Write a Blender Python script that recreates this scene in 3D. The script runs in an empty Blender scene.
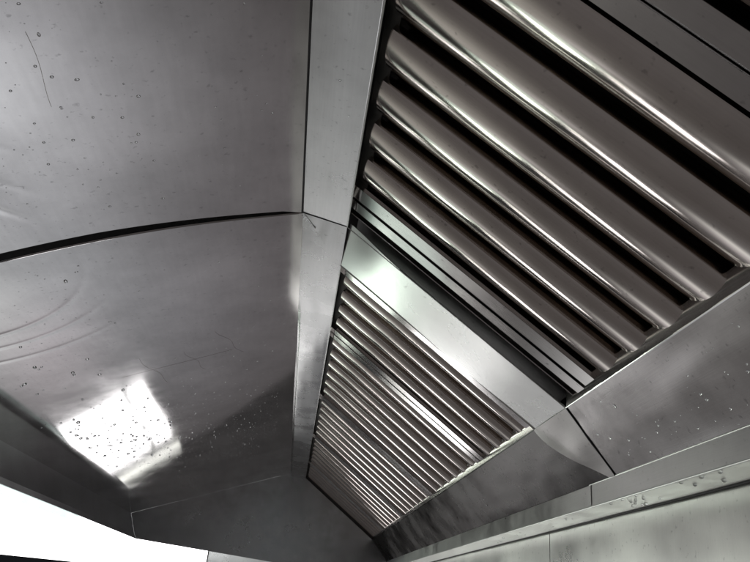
import bpy, bmesh, math, random
from mathutils import Vector, Matrix, noise
C = bpy.context.scene.collection
R = math.radians
random.seed(7)
ZO = 1.62                                   # height of the camera above the floor

# ------------------------------------------------------------------ camera
cam_d = bpy.data.cameras.new('camera')
cam = bpy.data.objects.new('camera', cam_d); C.objects.link(cam)
cam_d.sensor_width = 36; cam_d.lens = 725.52 / 750 * 36
cam_d.clip_start = .01; cam_d.clip_end = 200
rx = (0.98938862, 0.1298267, 0.06523185)
ry = (-0.1123333, 0.39876858, 0.91014551)
rz = (0.09214878, -0.90781531, 0.40912096)
M = Matrix(((rx[0], -rx[1], -rx[2]), (ry[0], -ry[1], -ry[2]), (rz[0], -rz[1], -rz[2]))).to_4x4()
M.translation = Vector((0, 0, ZO))
cam.matrix_world = M
bpy.context.scene.camera = cam

# ------------------------------------------------------------------ world: dim surroundings with made-up soft patches of light
world = bpy.data.worlds.new('World'); bpy.context.scene.world = world
world.use_nodes = True
wn = world.node_tree.nodes; wl = world.node_tree.links
wn.clear()
wout = wn.new('ShaderNodeOutputWorld'); wbg = wn.new('ShaderNodeBackground')
wl.new(wbg.outputs[0], wout.inputs[0])
geo = wn.new('ShaderNodeTexCoord')
def wlobe(az, el, power, col):
    d = (math.sin(R(az)) * math.cos(R(el)), math.cos(R(az)) * math.cos(R(el)), math.sin(R(el)))
    dp = wn.new('ShaderNodeVectorMath'); dp.operation = 'DOT_PRODUCT'
    wl.new(geo.outputs['Generated'], dp.inputs[0]); dp.inputs[1].default_value = d
    mx = wn.new('ShaderNodeMath'); mx.operation = 'MAXIMUM'; wl.new(dp.outputs['Value'], mx.inputs[0]); mx.inputs[1].default_value = 0
    pw = wn.new('ShaderNodeMath'); pw.operation = 'POWER'; wl.new(mx.outputs[0], pw.inputs[0]); pw.inputs[1].default_value = power
    sc = wn.new('ShaderNodeVectorMath'); sc.operation = 'SCALE'
    sc.inputs[0].default_value = col; wl.new(pw.outputs[0], sc.inputs['Scale'])
    return sc.outputs[0]
LOBES = [(1, -42, 50, (.47, .48, .505)), (-1, -42, 300, (.36, .37, .38)), (-5, -28, 110, (.24, .26, .27)), (-6, -24, 500, (.26, .22, .23)), (3, -22, 120, (.10, .10, .11)), (-11, -29, 420, (.62, .62, .60)), (-25, -19, 300, (.36, .35, .36)), (20, -24, 30, (.07, .065, .07)), (-35, -20, 60, (.05, .05, .05)), (-45, 0, 20, (1.0, 1.0, .92)), (-90, -50, 5, (.04, .04, .043))]
acc = None
for lb in LOBES:
    o = wlobe(*lb)
    if acc is None: acc = o
    else:
        ad = wn.new('ShaderNodeVectorMath'); ad.operation = 'ADD'; wl.new(acc, ad.inputs[0]); wl.new(o, ad.inputs[1]); acc = ad.outputs[0]
ad = wn.new('ShaderNodeVectorMath'); ad.operation = 'ADD'; wl.new(acc, ad.inputs[0]); ad.inputs[1].default_value = (.080, .072, .070)
wl.new(ad.outputs[0], wbg.inputs['Color']); wbg.inputs['Strength'].default_value = 1.0
sc_ = bpy.context.scene
sc_.view_settings.view_transform = 'Standard'; sc_.view_settings.look = 'None'
sc_.view_settings.exposure = 0; sc_.view_settings.gamma = 1
sc_.render.engine = 'CYCLES'
sc_.cycles.max_bounces = 10; sc_.cycles.glossy_bounces = 8; sc_.cycles.use_denoising = True
sc_.cycles.caustics_reflective = True

# ------------------------------------------------------------------ materials
def steel(name, base=.58, rough=.2, grain=(1, 60, 60), bump=.02, aniso=0.0, blotch=.08, tint=(1, .985, .97), tangent=None, rvar=.06, detail_scale=5, use_rand=False, edge=1):
    m = bpy.data.materials.new(name); m.use_nodes = True
    n, l = m.node_tree.nodes, m.node_tree.links
    b = n['Principled BSDF']; b.inputs['Metallic'].default_value = 1
    b.inputs['Specular Tint'].default_value = (edge, edge, edge, 1)
    tc = n.new('ShaderNodeTexCoord'); src = tc.outputs['Object']
    if use_rand:
        oi = n.new('ShaderNodeObjectInfo'); va = n.new('ShaderNodeVectorMath'); va.operation = 'ADD'
        vs = n.new('ShaderNodeVectorMath'); vs.operation = 'SCALE'; vs.inputs[0].default_value = (7, 3, 5)
        l.new(oi.outputs['Random'], vs.inputs['Scale']); l.new(src, va.inputs[0]); l.new(vs.outputs[0], va.inputs[1]); src = va.outputs[0]
    mp = n.new('ShaderNodeMapping'); mp.inputs['Scale'].default_value = grain; l.new(src, mp.inputs[0])
    g = n.new('ShaderNodeTexNoise'); g.inputs['Scale'].default_value = 12; g.inputs['Detail'].default_value = 3; l.new(mp.outputs[0], g.inputs['Vector'])
    s = n.new('ShaderNodeTexNoise'); s.inputs['Scale'].default_value = detail_scale; s.inputs['Detail'].default_value = 7; s.inputs['Roughness'].default_value = .62; l.new(src, s.inputs['Vector'])
    s2 = n.new('ShaderNodeTexNoise'); s2.inputs['Scale'].default_value = 110; s2.inputs['Detail'].default_value = 4; l.new(src, s2.inputs['Vector'])
    # base colour: stained, wiped steel
    mr = n.new('ShaderNodeMapRange'); l.new(s.outputs['Fac'], mr.inputs[0]); mr.inputs[1].default_value = .3; mr.inputs[2].default_value = .7
    mr.inputs[3].default_value = base * (1 - blotch); mr.inputs[4].default_value = base * (1 + blotch)
    mr2 = n.new('ShaderNodeMapRange'); l.new(g.outputs['Fac'], mr2.inputs[0]); mr2.inputs[1].default_value = .25; mr2.inputs[2].default_value = .75
    mr2.inputs[3].default_value = .96; mr2.inputs[4].default_value = 1.035
    mu = n.new('ShaderNodeMath'); mu.operation = 'MULTIPLY'; l.new(mr.outputs[0], mu.inputs[0]); l.new(mr2.outputs[0], mu.inputs[1])
    sp = n.new('ShaderNodeMapRange'); l.new(s2.outputs['Fac'], sp.inputs[0]); sp.inputs[1].default_value = .26; sp.inputs[2].default_value = .36; sp.inputs[3].default_value = .72; sp.inputs[4].default_value = 1
    mu2 = n.new('ShaderNodeMath'); mu2.operation = 'MULTIPLY'; l.new(mu.outputs[0], mu2.inputs[0]); l.new(sp.outputs[0], mu2.inputs[1])
    vm = n.new('ShaderNodeVectorMath'); vm.operation = 'SCALE'; vm.inputs[0].default_value = tint; l.new(mu2.outputs[0], vm.inputs['Scale'])
    l.new(vm.outputs[0], b.inputs['Base Color'])
    rr = n.new('ShaderNodeMapRange'); l.new(s.outputs['Fac'], rr.inputs[0]); rr.inputs[1].default_value = .3; rr.inputs[2].default_value = .7
    rr.inputs[3].default_value = max(.02, rough - rvar); rr.inputs[4].default_value = rough + rvar
    l.new(rr.outputs[0], b.inputs['Roughness'])
    bp = n.new('ShaderNodeBump'); bp.inputs['Strength'].default_value = bump; bp.inputs['Distance'].default_value = .002
    l.new(g.outputs['Fac'], bp.inputs['Height']); l.new(bp.outputs[0], b.inputs['Normal'])
    if aniso:
        b.inputs['Anisotropic'].default_value = aniso
        if tangent:
            tg = n.new('ShaderNodeTangent'); tg.direction_type = 'RADIAL'; tg.axis = tangent; l.new(tg.outputs[0], b.inputs['Tangent'])
    return m
M_ceil = steel('smudged_sheet_steel', .60, .08, (10, 1, 10), 0, blotch=.20, tint=(1, .985, .985), rvar=.03, detail_scale=4)
M_rail = steel('satin_rail_steel', .70, .30, (30, 1, 30), 0, blotch=.10, tint=(.98, 1, .985), rvar=.07, detail_scale=7)
M_rail2 = steel('dark_reflect_rail_steel', .44, .28, (30, 1, 30), 0, blotch=.12, tint=(.98, 1, .985), rvar=.07, detail_scale=7)  # darker copy of the rail steel, its dim reflection put into the colour
M_div = steel('satin_divider_steel', .85, .25, (1, 30, 1), 0, blotch=.06, tint=(.98, 1, .975), rvar=.05, detail_scale=6)
M_gut2 = steel('dark_reflect_panel_steel', .24, .26, (60, 1, 60), 0, blotch=.22, tint=(1, .99, .985), rvar=.08, detail_scale=6, edge=.15)  # far panel's dark reflection put into base and edge colour
M_lip = steel('lip_steel', .72, .35, (60, 1, 60), .03, blotch=.12, tint=(.92, .95, 1))
M_gut3 = steel('gusset_steel', .40, .3, (60, 1, 60), .03, blotch=.14, edge=.5)
M_gut = steel('wet_panel_steel', .70, .14, (60, 1, 60), .01, blotch=.16, tint=(1, .99, .985), rvar=.05, detail_scale=6)
M_trough = steel('trough_steel', .60, .34, (1, 1, 60), .05, blotch=.10, tint=(1, 1, .985), rvar=.08, detail_scale=9)
M_wall = steel('wall_sheet_steel', .78, .33, (1, 60, 1), .05, blotch=.16, tint=(1, 1, .965), rvar=.1, detail_scale=3)
M_baf = steel('baffle_steel', .66, .115, (1, 30, 30), 0, blotch=.10, tint=(1, .93, .87), rvar=.03, detail_scale=8, use_rand=True)
M_fil = steel('filter_frame_steel', .64, .11, (1, 30, 30), 0, blotch=.07, tint=(1, .98, .96), rvar=.04, detail_scale=8, use_rand=True)
M_chan = steel('dark_channel_steel', .2, .35, (60, 1, 60), .05, blotch=.2, tint=(.98, 1, .97))  # darker than the rest of the filter frame
M_rear = steel('shaded_gap_steel', .08, .45, (1, 60, 60), .05, blotch=.2, tint=(1, .97, .95))  # near-black: shade of the filter gaps put into the colour
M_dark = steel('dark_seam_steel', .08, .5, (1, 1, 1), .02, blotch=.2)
M_end = steel('end_sheet_steel', .66, .24, (30, 1, 1), 0, blotch=.16, tint=(.93, .97, 1))

def plain(name, col, rough=.5, **kw):
    m = bpy.data.materials.new(name); m.use_nodes = True
    n, l = m.node_tree.nodes, m.node_tree.links; b = n['Principled BSDF']
    tc = n.new('ShaderNodeTexCoord'); s = n.new('ShaderNodeTexNoise'); s.inputs['Scale'].default_value = 9; l.new(tc.outputs['Object'], s.inputs['Vector'])
    mr = n.new('ShaderNodeMapRange'); mr.inputs[3].default_value = .85; mr.inputs[4].default_value = 1.1; l.new(s.outputs['Fac'], mr.inputs[0])
    vm = n.new('ShaderNodeVectorMath'); vm.operation = 'SCALE'; vm.inputs[0].default_value = col; l.new(mr.outputs[0], vm.inputs['Scale'])
    l.new(vm.outputs[0], b.inputs['Base Color']); b.inputs['Roughness'].default_value = rough
    for k, v in kw.items(): b.inputs[k.replace('_', ' ')].default_value = v
    return m
M_sealant = plain('dark_sealant', (.02, .02, .022), .6)
M_film = plain('pale_film', (.55, .66, .63), .5, Transmission_Weight=.75, IOR=1.02)
M_frame = plain('dark_window_paint', (.06, .08, .10), .5)
M_scratch = steel('bright_scratch', .97, .3, (1, 1, 1), 0, blotch=.0)
M_pen = plain('brown_pen', (.30, .22, .20), .7)
M_water = bpy.data.materials.new('water'); M_water.use_nodes = True
_b = M_water.node_tree.nodes['Principled BSDF']; _b.inputs['Transmission Weight'].default_value = 1; _b.inputs['IOR'].default_value = 1.333
_b.inputs['Roughness'].default_value = .02; _b.inputs['Base Color'].default_value = (.93, .95, .96, 1)
def emit(name, col, s):
    m = bpy.data.materials.new(name); m.use_nodes = True; n = m.node_tree.nodes; n.clear()
    o = n.new('ShaderNodeOutputMaterial'); e = n.new('ShaderNodeEmission'); m.node_tree.links.new(e.outputs[0], o.inputs[0])
    e.inputs[0].default_value = (*col, 1); e.inputs[1].default_value = s
    return m
M_day = emit('daylight_pane', (1, .985, .985), 3.6)
M_day3 = emit('daylight_pane_strong', (1, .98, .985), 11)
M_day4 = emit('added_glow_pane', (.88, 1, .92), .85)  # dim glow added to brighten reflections in the steel
M_day5 = emit('daylight_pane_low', (1, .975, .975), 4.5)
M_day6 = emit('clear_low_pane', (1, 1, .93), 2.4)
M_day2 = emit('daylight_pane_green', (.90, 1, .88), 6.5)

# ------------------------------------------------------------------ helpers
def mesh_obj(name, bm, mat, parent=None, smooth=False):
    bmesh.ops.recalc_face_normals(bm, faces=bm.faces)
    me = bpy.data.meshes.new(name); bm.to_mesh(me); bm.free()
    me.materials.append(mat)
    if smooth:
        for p in me.polygons: p.use_smooth = True
        try: me.set_sharp_from_angle(angle=R(35))
        except Exception: pass
    o = bpy.data.objects.new(name, me); C.objects.link(o)
    if parent: o.parent = parent
    return o
def thing(name, label, cat, loc=(0, 0, 0), group=None):
    o = bpy.data.objects.new(name, None); C.objects.link(o); o.location = loc
    o.empty_display_size = .1
    o['label'] = label; o['category'] = cat
    if group: o['group'] = group
    return o
def fn(v): return v if callable(v) else (lambda u: v)
def sheet(bm, p0, p1, y0, y1, t=.0015, nu=1, nv=1, disp=None, side=1):
    """solid sheet between two section points, from y0(u) to y1(u); side picks which way the thickness goes"""
    p0 = Vector(p0); p1 = Vector(p1); d = (p1 - p0).normalized()
    nx, nz = -d.y * side, d.x * side
    y0 = fn(y0); y1 = fn(y1); rows = []
    for k in (0, 1):
        g = []
        for i in range(nu + 1):
            u = i / nu; q = p0.lerp(p1, u); r = []
            for j in range(nv + 1):
                y = y0(u) + (y1(u) - y0(u)) * j / nv
                h = (disp(u, y) if disp else 0) + k * t
                r.append(bm.verts.new((q.x + nx * h, y, q.y + nz * h + ZO)))
            g.append(r)
        rows.append(g)
    a, b = rows
    for i in range(nu):
        for j in range(nv):
            bm.faces.new((a[i][j], a[i][j+1], a[i+1][j+1], a[i+1][j])); bm.faces.new((b[i][j], b[i+1][j], b[i+1][j+1], b[i][j+1]))
    for i in range(nu):
        bm.faces.new((a[i][0], a[i+1][0], b[i+1][0], b[i][0])); bm.faces.new((a[i][nv], b[i][nv], b[i+1][nv], a[i+1][nv]))
    for j in range(nv):
        bm.faces.new((a[0][j], b[0][j], b[0][j+1], a[0][j+1])); bm.faces.new((a[nu][j], a[nu][j+1], b[nu][j+1], b[nu][j]))
def tube(bm, pts, r, seg=8):
    rings = []
    pts = [Vector(p) for p in pts]
    for i, p in enumerate(pts):
        t = (pts[min(i+1, len(pts)-1)] - pts[max(i-1, 0)]).normalized()
        a = t.cross(Vector((0, 0, 1))); a = a.normalized() if a.length > .01 else Vector((1, 0, 0)); b = t.cross(a)
        rings.append([bm.verts.new(p + a * r * math.cos(2*math.pi*k/seg) + b * r * math.sin(2*math.pi*k/seg)) for k in range(seg)])
    for i in range(len(rings) - 1):
        for k in range(seg): bm.faces.new((rings[i][k], rings[i][(k+1) % seg], rings[i+1][(k+1) % seg], rings[i+1][k]))
    bm.faces.new(rings[0]); bm.faces.new(rings[-1][::-1])
def box(bm, x0, x1, y0, y1, z0, z1):
    v = [bm.verts.new((x, y, z)) for x in (x0, x1) for y in (y0, y1) for z in (z0, z1)]
    for f in ((0,1,3,2), (4,6,7,5), (0,4,5,1), (2,3,7,6), (0,2,6,4), (1,5,7,3)): bm.faces.new([v[i] for i in f])
def P3(p, y): return (p[0], y, p[1] + ZO)

# ------------------------------------------------------------------ section of the hood (x, z), camera at 0,0
A = (-.0604, .6457); B = (.0234, .6285); Cc = (.4301, .3392); D = (.5183, .2377); D2 = (.5183, .1990); D3 = (.5890, .1990)
G = (-.8827, .3440); J = (-.842, .2400); H = (-.8257, .2181)
YN, YD, YF = -1.0, 1.174, 4.2
YDB = 1.345                                  # far edge of the divider along the filters

hood = thing('exhaust_hood', 'stainless steel kitchen exhaust hood seen from inside, with ceiling sheets and filter bank frame', 'exhaust hood', (0, 0, ZO))
hood_parts = []
def hp(name, bm, mat, smooth=False, parent=None, label=None):
    o = mesh_obj(name, bm, mat, None, smooth)
    for v in o.data.vertices: v.co.z -= ZO
    o.parent = parent or hood
    if label: o['label'] = label
    return o

def gauss(x, y, cx, cy, sx, sy): return math.exp(-((x-cx)/sx)**2 - ((y-cy)/sy)**2)
LC = math.hypot(G[0]-A[0], G[1]-A[1])
def ceil_disp(u, y):
    s = u * LC                                # metres from the ridge
    near = 1/(1+math.exp((y-1.4)*9)); h = (.0005+.0024*near) * noise.noise(Vector((s*2.2, y*1.3, 3.1))) + (.00004+.00015*near) * noise.noise(Vector((s*6, y*4, 8.1)))
    rr = math.hypot(s-.68, y-1.19); rm = min(1, max(0, (s-.36)/.10)); h += rm*rm*.8 * ( .00062*math.exp(-((rr-.285)/.0075)**2) + .0005*math.exp(-((rr-.350)/.0075)**2) + .00042*math.exp(-((rr-.430)/.0075)**2) + .0003*math.exp(-((rr-.300)/.03)**2))
    h += .0012 * gauss(s, y, .50, .95, .075, .075)
    h *= min(1, s / .15) * min(1, (LC - s) / .05)
    return h
# near ceiling sheet and far ceiling sheet with the dark lap joint between them
def seam_far(u): s = u*LC; return 1.178 - .031*math.sin(min(1, s/.62)*math.pi)
def seam_near(u): s = u*LC; return seam_far(u) - .013*min(1, .25+s/.05) - .015*min(1, s/.35)
bm = bmesh.new(); sheet(bm, A, G, YN, seam_near, nu=300, nv=600, disp=ceil_disp, side=-1); c1 = hp('ceiling_panel', bm, M_ceil, True, label='near ceiling sheet, scratched, above the dark lap joint')
bm = bmesh.new(); sheet(bm, A, G, seam_far, YF, nu=300, nv=800, disp=ceil_disp, side=-1); c2 = hp('ceiling_panel', bm, M_ceil, True, label='far ceiling sheet mirroring the bright window')
bm = bmesh.new(); sheet(bm, (A[0], A[1]+.014), (G[0], G[1]+.014), 1.06, 1.24, t=.002, side=-1); hp('lap_joint_strip', bm, M_sealant)
# turned-up edge of the near sheet
bm = bmesh.new()
dC = (Vector(G) - Vector(A)).normalized(); nC = Vector((-dC.y, dC.x)) * -1
def lip_line(fy, off):
    return [(A[0] + (G[0]-A[0])*u + nC.x*(ceil_disp(u, fy(u)) + off), fy(u), A[1] + (G[1]-A[1])*u + nC.y*(ceil_disp(u, fy(u)) + off) + ZO) for u in [i/60 for i in range(61)]]
tube(bm, lip_line(seam_far, .0012), .0022, 8); hp('folded_edge', bm, M_ceil, True)

# front lip
bm = bmesh.new(); sheet(bm, G, J, YN, YF, nu=1, nv=60, side=-1); hp('front_lip', bm, M_lip, True)
bm = bmesh.new(); sheet(bm, J, H, YN, YF, t=.002, nu=1, nv=60, side=-1); hp('lip_flange', bm, M_lip)
bm = bmesh.new(); sheet(bm, (H[0]+.001, H[1]-.001), (H[0]+.003, H[1]-.027), 1.35, lambda u: 3.02-.12*u, t=.0004, nu=4, nv=40, side=-1)
hp('protective_film', bm, M_film)

# ridge rail, near and far (mitred at the divider)
def rail_disp(u, y):
    tw = min(1, max(0, (y-1.55)/.5)); tw = tw*tw*(3-2*tw)
    return -.0110*(1-u)*tw*min(1, u/.08)*min(1, (1-u)/.08) + .0022*noise.noise(Vector((u*1.2, y*2.0, 1.3))) + .0004*noise.noise(Vector((u*3, y*6, 4.3)))
bm = bmesh.new(); sheet(bm, A, B, YN, YD-.0015, nu=6, nv=120, disp=rail_disp, side=1)
tube(bm, [(B[0], YN, B[1]+ZO), (B[0], YD-.002, B[1]+ZO)], .0013); hp('ridge_rail', bm, M_rail, True)
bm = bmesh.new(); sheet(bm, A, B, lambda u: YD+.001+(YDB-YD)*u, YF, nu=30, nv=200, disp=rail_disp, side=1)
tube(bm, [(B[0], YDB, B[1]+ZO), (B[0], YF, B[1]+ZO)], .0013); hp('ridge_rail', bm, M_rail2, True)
# dark seam between ceiling and ridge rail
bm = bmesh.new(); tube(bm, [(A[0]-.0010, YN, A[1]+ZO+.0002), (A[0]-.0010, YD, A[1]+ZO+.0002)], .0021, 8); hp('seam', bm, M_sealant)
bm = bmesh.new(); tube(bm, [P3(A, YD), P3(B, YD)], .0013, 8); hp('seam', bm, M_sealant); bm = bmesh.new(); tube(bm, [P3(Cc, YD-.001), P3(D, YD+.012)], .0014, 8); hp('seam', bm, M_sealant)

# divider between the two filter openings
def div_disp(u, y):
    v = (y-YD)/(YDB-YD)
    return .0026*noise.noise(Vector((u*2.6+.4, v*.9, 4.7))) + .05*(YDB-y)*math.exp(-(u/.16)**2)
bm = bmesh.new()
sheet(bm, B, Cc, YD+.0015, YDB, nu=80, nv=10, disp=div_disp, side=1)
tube(bm, [(B[0], YDB, B[1]+ZO), (Cc[0], YDB, Cc[1]+ZO)], .0014); tube(bm, [(B[0], YD+.001, B[1]+ZO), (Cc[0], YD+.001, Cc[1]+ZO)], .0010)
hp('divider', bm, M_div, True)
bm = bmesh.new()
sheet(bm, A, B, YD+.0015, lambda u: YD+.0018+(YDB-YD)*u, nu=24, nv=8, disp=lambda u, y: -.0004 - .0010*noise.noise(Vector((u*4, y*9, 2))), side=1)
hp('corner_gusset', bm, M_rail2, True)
bm = bmesh.new()
def dd(u, y):
    e = (YDB+.003 - (YDB-YD-.03)*u**1.6) - y
    return -.0008 - .003*math.exp(-(e/.02)**2)*math.sin(min(1, u*1.3)*math.pi) - .0012*noise.noise(Vector((u*3, y*9, 7)))
sheet(bm, Cc, D, lambda u: YD+.0015+.012*u, lambda u: YDB+.003 - (YDB-YD-.03)*u**1.6, nu=30, nv=14, disp=dd, side=1)
hp('corner_gusset', bm, M_gut3, True)
bm = bmesh.new()
for k in range(14):
    t = k/13; x = A[0]+.004+.016*t; y = YD+.006+.030*t
    tube(bm, [(x, y, A[1]-.0010-.004*t+ZO), (x+.006*math.sin(k*2.1), y+.008, A[1]-.0022-.0045*t+ZO)], .0007+.0005*random.random(), 6)
hp('weld_bead', bm, M_div, True)

# lower panel under the filters
def gut_disp(u, y): return -.0004*math.sin(math.pi*u) + .0018*noise.noise(Vector((u*1.4, y*2.2, 6.3))) + .0005*noise.noise(Vector((u*5, y*9, 1.3)))
bm = bmesh.new(); sheet(bm, Cc, D, YN, lambda u: YD-.0015+.012*u, nu=16, nv=120, disp=gut_disp, side=1)
tube(bm, [(Cc[0], YN, Cc[1]+ZO), (Cc[0], YD-.002, Cc[1]+ZO)], .0014); hp('lower_panel', bm, M_gut, True, label='near wet lower panel with lighter smudge')
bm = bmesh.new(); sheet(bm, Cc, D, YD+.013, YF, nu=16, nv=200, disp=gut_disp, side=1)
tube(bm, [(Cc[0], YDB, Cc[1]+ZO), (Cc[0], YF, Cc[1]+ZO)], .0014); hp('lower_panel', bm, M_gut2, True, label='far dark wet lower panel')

bm = bmesh.new(); sheet(bm, (B[0]+.02, B[1]+.035), (Cc[0]+.02, Cc[1]+.035), 1.148, 1.365, side=1); hp('spacer_plate', bm, M_rear)  # closes the void by the divider, its shade put into the colour
# frame returns around the openings (sheet folded up into the opening)
for (a, b) in ((YN, YD), (YDB, YF)):
    bm = bmesh.new()
    box(bm, B[0]-.0022, B[0]-.0008, a, b, B[1]+.001+ZO, B[1]+.03+ZO)
    box(bm, Cc[0]+.0008, Cc[0]+.0022, a, b, Cc[1]+.001+ZO, Cc[1]+.03+ZO)
    hp('opening_return', bm, M_fil)
# plenum above the filters keeps the interior dark
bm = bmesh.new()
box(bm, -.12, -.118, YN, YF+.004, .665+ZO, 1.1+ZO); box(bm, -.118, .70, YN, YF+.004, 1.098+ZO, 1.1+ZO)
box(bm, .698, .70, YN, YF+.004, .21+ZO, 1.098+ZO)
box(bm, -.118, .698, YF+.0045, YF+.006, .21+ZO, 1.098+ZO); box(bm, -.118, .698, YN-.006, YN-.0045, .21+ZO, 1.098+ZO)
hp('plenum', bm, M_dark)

# grease trough
bm = bmesh.new(); sheet(bm, D, D2, YN, 1.300, nu=1, nv=60, side=1); tube(bm, [P3(D, YN), P3(D, 1.3)], .0012); tube(bm, [P3(D2, YN), P3(D2, YF)], .0016)
sheet(bm, (D[0]+.0012, D[1]), (D2[0]+.0012, D2[1]+.001), 1.303, YF, nu=1, nv=60, side=1)
sheet(bm, D2, D3, YN, YF, nu=8, nv=200, disp=lambda u, y: .0006*noise.noise(Vector((u*2, y*5, 7))), side=1)
tr = hp('grease_trough', bm, M_trough, True)
bm = bmesh.new(); box(bm, D[0]-.0014, D[0]-.0002, 1.292, 1.306, D2[1]+.002+ZO, D[1]-.001+ZO); hp('joint_cover', bm, M_trough)
bm = bmesh.new(); tube(bm, [(D3[0], YN, D3[1]+ZO-.0005), (D3[0], YF, D3[1]+ZO-.0005)], .0024); hp('seam', bm, M_sealant)

# end sheets
def end_sheet(y0, y1):
    bm = bmesh.new()
    pts = [H, J, G, A, B, Cc, D, (D[0], H[1]), ]
    if y0 > 0: pts = [H, J, G, A, B, Cc, D, (.5183, .1990), (.5183, .135)]
    f = []
    for y in (y0, y1): f.append([bm.verts.new((p[0], y, p[1]+ZO)) for p in pts])
    bm.faces.new(f[0]); bm.faces.new(f[1][::-1])
    for i in range(len(pts)):
        j = (i+1) % len(pts); bm.faces.new((f[0][i], f[1][i], f[1][j], f[0][j]))
    return bm
hp('end_panel', end_sheet(YF+.0005, YF+.003), M_end, label='far end panel closing the hood')
hp('end_panel', end_sheet(YN-.003, YN-.0005), M_end, label='near end panel behind the viewer')

# scratch and pen marks on the ceiling sheets
def on_ceiling(x, y, off=-.0004):
    u = (x - A[0]) / (G[0] - A[0]); h = ceil_disp(u, y) + off
    return (x + nC.x*h, y, A[1] + (G[1]-A[1])*u + nC.y*h + ZO)
bm = bmesh.new(); tube(bm, [on_ceiling(-.361+.002*math.sin(t*5)-.007*t, .655+.130*t, 0) for t in [i/14 for i in range(15)]], .0004, 6)
hp('scratch', bm, M_scratch)
for (xa, ya, xb, yb) in ((-.44, 1.78, -.40, 2.02), (-.335, 1.80, -.30, 1.98), (-.25, 1.70, -.20, 1.90), (-.50, 1.90, -.22, 1.86)):
    bm = bmesh.new(); tube(bm, [on_ceiling(xa+(xb-xa)*t+.005*math.sin(t*9+xa*9), ya+(yb-ya)*t, 0) for t in [i/12 for i in range(13)]], .00028, 6)
    hp('pen_mark', bm, M_pen)

# ------------------------------------------------------------------ baffle filters
Fv = (Vector(Cc) - Vector(B)); FL = Fv.length; Fd = Fv.normalized()
ang = math.atan2(Fd.y, Fd.x)
# local frame of a filter: +x down the slope, +y along the hood, +z away from the viewer (up)
FILM = Matrix.Rotation(-ang, 4, 'Y')
DEP = .020
def baffle_profile(half, depth, n=26, f0=-20, f1=29):
    pts = []; y = -half; z = 0; dy = 2*half/n; raw = [(y, 0)]
    for i in range(n):
        a = R(f0 + (f1-f0) * ((i+.5)/n)); z += dy*math.tan(a); y += dy; raw.append((y, z))
    zm = min(p[1] for p in raw)
    pts = [(-half, .002)] + [(-half+.0006, raw[0][1]-zm-depth+.0035), ] + [(p[0]+.0014 if k == 0 else p[0], p[1]-zm-depth) for k, p in enumerate(raw)]
    pts.append((half+.0012, max(pts[-1][1]+.004, .004)))
    return pts
def baffle_bm(y, x0, x1, half=.0345, depth=.021, z=0, flip=1):
    bm = bmesh.new(); pr = baffle_profile(half, depth, 26) if flip == 1 else baffle_profile(half, depth, 14, -40, 40)
    t = .0012; inner = [(p[0]*(1-t/half), p[1]+t) for p in pr]
    a = [[bm.verts.new((x, y+p[0], z+flip*p[1])) for p in pr] for x in (x0, x1)]
    b = [[bm.verts.new((x, y+p[0], z+flip*p[1])) for p in inner] for x in (x0, x1)]
    for i in range(len(pr)-1):
        bm.faces.new((a[0][i], a[0][i+1], a[1][i+1], a[1][i])); bm.faces.new((b[0][i], b[1][i], b[1][i+1], b[0][i+1]))
        bm.faces.new((a[0][i], b[0][i], b[0][i+1], a[0][i+1])); bm.faces.new((a[1][i], a[1][i+1], b[1][i+1], b[1][i]))
    for i in (0, -1): bm.faces.new((a[0][i], a[1][i], b[1][i], b[0][i]))
    return bm
def make_filter(width, nb, label, half=.040, wide_end=0):
    t = thing('baffle_filter', label, 'baffle filter', group='baffle filters in the sloping bank')
    e = .0012; z0 = .012; L = FL + .02; fl = .030
    fe = wide_end or fl
    for y0, s, w in ((e, 1, fl), (width - e, -1, fe)):      # frame: flat side flanges with a folded edge
        bm = bmesh.new()
        def strip(a, b, za, zb):
            ya, yb = sorted((y0 + s*a, y0 + s*b)); box(bm, -.012, L-.008, ya, yb, z0+za, z0+zb)
        if w > fl:
            strip(.001, .024, .010, .0112); strip(.0242, .052, -.002, -.0008); strip(.0522, .056, .004, .0052); strip(.0562, w, .0006, .0018)
        else: strip(0, fl, 0, .0012)
        strip(0, .0012, .0013, .045); strip(w - .0012, w, .0020, .02)
        tube(bm, [(-.012, y0+s*.0008, z0+.0004), (L-.008, y0+s*.0008, z0+.0004)], .0009, 8)
        mesh_obj('side_flange', bm, M_fil, t)
    for x0, x1 in ((-.0118, .010), (L-.026, L-.0082)):
        bm = bmesh.new(); box(bm, x0, x1, e+fl, width-e-fe, z0+.014, z0+.0152)
        xe = x0 if x0 < 0 else x1 - .0012
        box(bm, xe, xe+.0012, e+.002, width-e-.002, z0+.0152, z0+.045)
        mesh_obj('end_channel', bm, M_chan, t)
    pitch = (width - fl - fe - .004) / nb
    for i in range(nb):
        y = fl + .002 + pitch*(i+.5)
        mesh_obj('baffle', baffle_bm(y, .006, L-.020, half=min(half+.003, pitch*.412), z=z0+.021), M_baf, t, True)
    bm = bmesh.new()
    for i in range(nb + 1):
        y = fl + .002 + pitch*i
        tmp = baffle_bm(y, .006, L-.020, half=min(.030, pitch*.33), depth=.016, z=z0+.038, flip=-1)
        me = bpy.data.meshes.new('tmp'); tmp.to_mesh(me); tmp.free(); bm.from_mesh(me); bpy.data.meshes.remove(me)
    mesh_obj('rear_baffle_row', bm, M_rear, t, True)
    return t
def place(t, y):
    t.matrix_world = Matrix.Translation((B[0], y, B[1]+ZO)) @ FILM
def copy_filter(t, y, label):
    r = t.copy(); C.objects.link(r); r['label'] = label
    for ch in list(t.children):
        c = ch.copy(); C.objects.link(c); c.parent = r
    place(r, y); return r
W6 = .632
f6 = make_filter(.702, 6, 'large six-baffle filter in the near opening, directly beside the divider', wide_end=.094); place(f6, .443)
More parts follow.
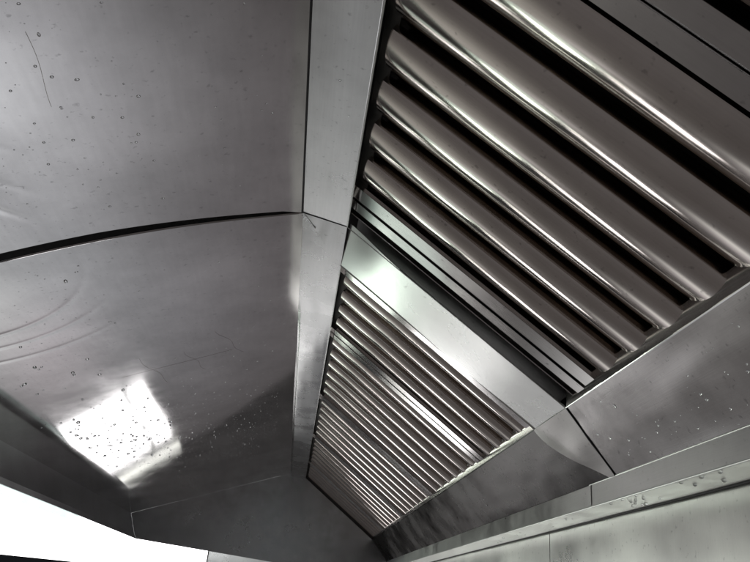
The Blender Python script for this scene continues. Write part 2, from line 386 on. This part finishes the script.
fn_ = make_filter(W6, 6, 'near filter cut off by the top right corner of the picture'); place(fn_, .443 - W6)
f3 = make_filter(.405, 4, 'narrow filter just beyond the divider, first in the far opening'); place(f3, 1.372)
W2 = .655
f62 = make_filter(W2, 6, 'second filter in the far opening, after the bright joint nearest the divider'); place(f62, 1.78)
copy_filter(f62, 1.78 + W2, 'third filter in the far opening, middle of the row')
copy_filter(f62, 1.78 + 2*W2, 'fourth filter in the far opening, last but one before the end panel')
f4 = make_filter(4.197 - (1.78+3*W2), 4, 'smallest looking filter at the far end of the row against the end panel'); place(f4, 1.78 + 3*W2)

# ------------------------------------------------------------------ steel wall behind the trough
wall = thing('steel_wall', 'pale grey stainless wall cladding below the grease trough at lower right', 'wall', (.60, 1.5, 0))
def wp(name, bm, mat, smooth=False):
    o = mesh_obj(name, bm, mat, None, smooth)
    for v in o.data.vertices: v.co -= Vector((.60, 1.5, 0))
    o.parent = wall; return o
for y0, y1 in ((YN-.5, 1.738), (1.742, 4.6)):
    bm = bmesh.new(); nv = int((y1-y0)/.03)
    sheet(bm, (.594, .2), (.594, -.40), y0, y1, nu=24, nv=nv, disp=lambda u, y: .0030*noise.noise(Vector((u*1.6, y*1.5, 9.3))), side=1)
    wp('wall_panel', bm, M_wall, True)
bm = bmesh.new(); box(bm, .597, .601, 1.73, 1.75, -.40+ZO, .2+ZO); wp('seam', bm, M_sealant)

# distant steel duct seen under the end panel
cab = thing('steel_duct', 'dull horizontal steel duct just visible under the far end panel, right of the white daylight', 'duct', (0, 5.2, ZO+.1))
bm = bmesh.new(); box(bm, -.515, .585, 4.95, 5.45, .10+ZO, .42+ZO); bmesh.ops.bevel(bm, geom=bm.edges[:], offset=.006, segments=2, affect='EDGES')
for v in bm.verts: v.co -= Vector((0, 5.2, ZO+.1))
mesh_obj('body', bm, M_wall, cab, True)
bm = bmesh.new(); box(bm, -.521, -.5155, 4.945, 5.455, .095+ZO, .425+ZO)
for v in bm.verts: v.co -= Vector((0, 5.2, ZO+.1))
mesh_obj('flange', bm, M_dark, cab)

# ------------------------------------------------------------------ the glazed front that lights the place
WY = 9.0
win = thing('glazed_front', 'overexposed white daylight window with dark rail, below the front lip at bottom left', 'window', (-2, WY, 0))
def wnd(name, x0, x1, z0, z1, y0, y1, mat):
    bm = bmesh.new(); box(bm, x0+2, x1+2, y0-WY, y1-WY, z0+ZO, z1+ZO); return mesh_obj(name, bm, mat, win)
wnd('pane', -4.6, .585, .16, 2.0, WY, WY+.02, M_day)
wnd('rail', -4.6, .585, .021, .159, WY-.04, WY+.04, M_frame)
wnd('rail', -4.6, .585, -.15, .0208, WY-.03, WY+.03, M_frame)
wnd('pane', -4.6, -2.921, -1.05, -.151, WY, WY+.02, M_day2)
wnd('post', -2.92, -2.86, -1.05, -.151, WY-.02, WY+.02, M_frame)
wnd('pane', -2.859, -2.30, -1.05, -.151, WY, WY+.02, M_day2)
wnd('added_glow_pane', -2.519, -2.30, -1.95, -1.45, WY-.02, WY+.02, M_day6)  # brighter glowing panel added to lift the divider's highlight
wnd('added_glow_pane', -4.6, -2.52, -2.0, -1.051, WY-.02, WY+.02, M_day4)  # unseen glowing panel added to brighten ceiling and divider
wnd('pane', -2.13, -1.98, -1.90, -1.10, WY-.005, WY+.02, M_day5)
wnd('post', -2.299, -2.131, -1.92, -.151, WY-.05, WY+.05, M_frame)
wnd('post', -2.130, -1.979, -1.099, -.151, WY-.05, WY+.05, M_frame)
wnd('post', -1.978, -1.80, -1.92, -.151, WY-.05, WY+.05, M_frame)
wnd('rail', -1.799, .585, -.949, -.151, WY-.03, WY+.03, M_frame)
wnd('pane', -1.799, -.56, -1.03, -.95, WY, WY+.02, M_day6)
wnd('rail', -1.799, -.56, -1.159, -1.031, WY-.03, WY+.03, M_frame)
wnd('pane', -1.799, -.84, -1.92, -1.16, WY, WY+.02, M_day5)
wnd('post', -.839, -.79, -1.92, -1.16, WY-.02, WY+.02, M_film)
wnd('pane', -.789, -.56, -1.92, -1.16, WY, WY+.02, M_day5)
wnd('sill', -2.099, -.56, -1.95, -1.921, WY-.06, WY+.04, M_frame)

# ------------------------------------------------------------------ water droplets
bm = bmesh.new(); bmesh.ops.create_uvsphere(bm, u_segments=14, v_segments=9, radius=1)
bmesh.ops.bisect_plane(bm, geom=bm.verts[:]+bm.edges[:]+bm.faces[:], plane_co=(0,0,0), plane_no=(0,0,1), clear_outer=True)
bmesh.ops.holes_fill(bm, edges=[e for e in bm.edges if e.is_boundary])
drop = mesh_obj('water_droplet', bm, M_water, None, True)
dmesh = drop.data; first = [True]
def droplet(pos, nrm, r, h, label, group):
    global drop
    if first[0]: o = drop; first[0] = False
    else: o = bpy.data.objects.new('water_droplet', dmesh); C.objects.link(o)
    q = Vector((-nrm[0], -nrm[1], -nrm[2])).to_track_quat('Z', 'Y')
    o.rotation_mode = 'QUATERNION'; o.rotation_quaternion = q
    o.location = pos; e = random.uniform(.8, 1.25)
    o.scale = (r*e, r/e*random.uniform(.85, 1.1), h)
    o['label'] = label; o['category'] = 'droplet'; o['group'] = group
def sec(p0, p1, u, y, h, side):
    d = (Vector(p1)-Vector(p0)).normalized(); n = Vector((-d.y*side, d.x*side)); q = Vector(p0).lerp(Vector(p1), u)
    return (q.x+n.x*h, y, q.y+n.y*h+ZO), (-n.x, 0, -n.y)
def scatter(n, p0, p1, side, disp, us, ys, label, group, rs=(.0012, .0027), hf=.55):
    for _ in range(n):
        u = us(); y = ys()
        if not (0.01 < u < .985): continue
        if p1 == G and 1.07 < y < 1.19: y -= .14
        pos, nr = sec(p0, p1, u, y, (disp(u, y) if disp else 0) + .0001, side)
        r = random.uniform(*rs) * random.choice((.7, .85, 1, 1, 1.15))
        droplet(pos, nr, r, r*hf, label, group)
ga = random.gauss; un = random.uniform
scatter(44, A, G, -1, ceil_disp, lambda: un(.24, .50), lambda: ga(.84, .12), 'water droplet on the near ceiling sheet, before the dark lap joint', 'droplets on the near ceiling sheet')
scatter(12, A, G, -1, ceil_disp, lambda: un(.02, .16), lambda: un(.62, 1.1), 'tiny water droplet on the near ceiling sheet close to the ridge rail', 'droplets close to the ridge rail', (.0010, .0018))
scatter(18, A, G, -1, ceil_disp, lambda: un(.03, .55), lambda: un(1.22, 1.65), 'water droplet on the far ceiling sheet just below the dark lap joint', 'droplets below the lap joint', (.0014, .0026))
scatter(16, A, G, -1, ceil_disp, lambda: un(.5, .8), lambda: ga(1.75, .15), 'water droplet on the far ceiling sheet left of the mirrored window', 'droplets left of the mirrored window', (.003, .005), .7)
scatter(92, A, G, -1, ceil_disp, lambda: un(.46, .82), lambda: ga(2.50, .26), 'water droplet speckling the bright mirrored window on the far ceiling sheet', 'droplets on the mirrored window', (.0030, .0052), .8)
scatter(28, A, G, -1, ceil_disp, lambda: un(.16, .48), lambda: ga(2.7, .35), 'water droplet right of the mirrored window on the dark far ceiling sheet', 'droplets right of the mirrored window', (.0024, .0042), .7)
scatter(14, A, B, 1, None, lambda: un(.05, .95), lambda: un(.66, 1.12), 'small clear water droplet on the near ridge rail', 'droplets on the near ridge rail', (.0009, .0018))
scatter(26, Cc, D, 1, gut_disp, lambda: un(.15, .97), lambda: un(.62, 1.15), 'clear water droplet on the near lower panel right of the divider joint', 'droplets on the near lower panel', (.0015, .0028))
scatter(18, Cc, D, 1, gut_disp, lambda: un(.2, .97), lambda: un(1.3, 2.3), 'clear water droplet on the dark far lower panel under the filters', 'droplets on the far lower panel', (.0014, .0026))
scatter(18, D2, D3, 1, None, lambda: un(.10, .8), lambda: un(.86, 1.34), 'large drop hanging under the near grease trough', 'drops hanging under the trough', (.0016, .0036), 1.0)
scatter(12, D2, D3, 1, None, lambda: un(.12, .8), lambda: un(1.4, 2.2), 'small drop hanging under the far grease trough', 'drops hanging under the far trough', (.0018, .003), .9)

# fine spray: beads too small and many to count, one object
bm = bmesh.new()
def bead(p0, p1, side, disp, u, y, r, hf=.6):
    (px, py, pz), nr = sec(p0, p1, u, y, (disp(u, y) if disp else 0) + .0001, side)
    n_ = Vector(nr).normalized(); a_ = n_.cross(Vector((0, 1, 0))); b_ = n_.cross(a_); P0 = Vector((px, py, pz))
    inward = -n_
    rings = []
    for k, (rr_, hh) in enumerate(((1, 0), (.86, .5), (.5, .87))):
        rings.append([bm.verts.new(P0 + (a_*math.cos(q*math.pi/4) + b_*math.sin(q*math.pi/4))*r*rr_ - nC3(nr)*r*hf*hh) for q in range(8)])
    top = bm.verts.new(P0 - nC3(nr)*r*hf)
    for k in (0, 1):
        for q in range(8): bm.faces.new((rings[k][q], rings[k][(q+1) % 8], rings[k+1][(q+1) % 8], rings[k+1][q]))
    for q in range(8): bm.faces.new((rings[2][q], rings[2][(q+1) % 8], top))
    bm.faces.new(rings[0][::-1])
def nC3(nr): return Vector(nr) * -1 * SGN
SGN = 1
for _ in range(420): bead(A, G, -1, ceil_disp, un(.06, .86), min(4.0, ga(2.6, .45)), un(.0012, .0026))
for _ in range(170): bead(A, G, -1, ceil_disp, un(.02, .6), un(.45, 1.08), un(.0005, .0012))
for _ in range(120): bead(A, G, -1, ceil_disp, un(.03, .7), un(1.2, 1.9), un(.0007, .0016))
for _ in range(110): bead(Cc, D, 1, gut_disp, un(.1, .97), random.choice((un(.5, 1.16), un(1.25, 2.8))), un(.0006, .0014))
for _ in range(60): bead(A, B, 1, rail_disp, un(.04, .96), un(.62, 1.16), un(.0004, .001))
sp = mesh_obj('fine_spray', bm, M_water, None, True)
sp['label'] = 'fine mist of tiny water beads speckled over the steel sheets'; sp['category'] = 'water spray'; sp['kind'] = 'stuff'
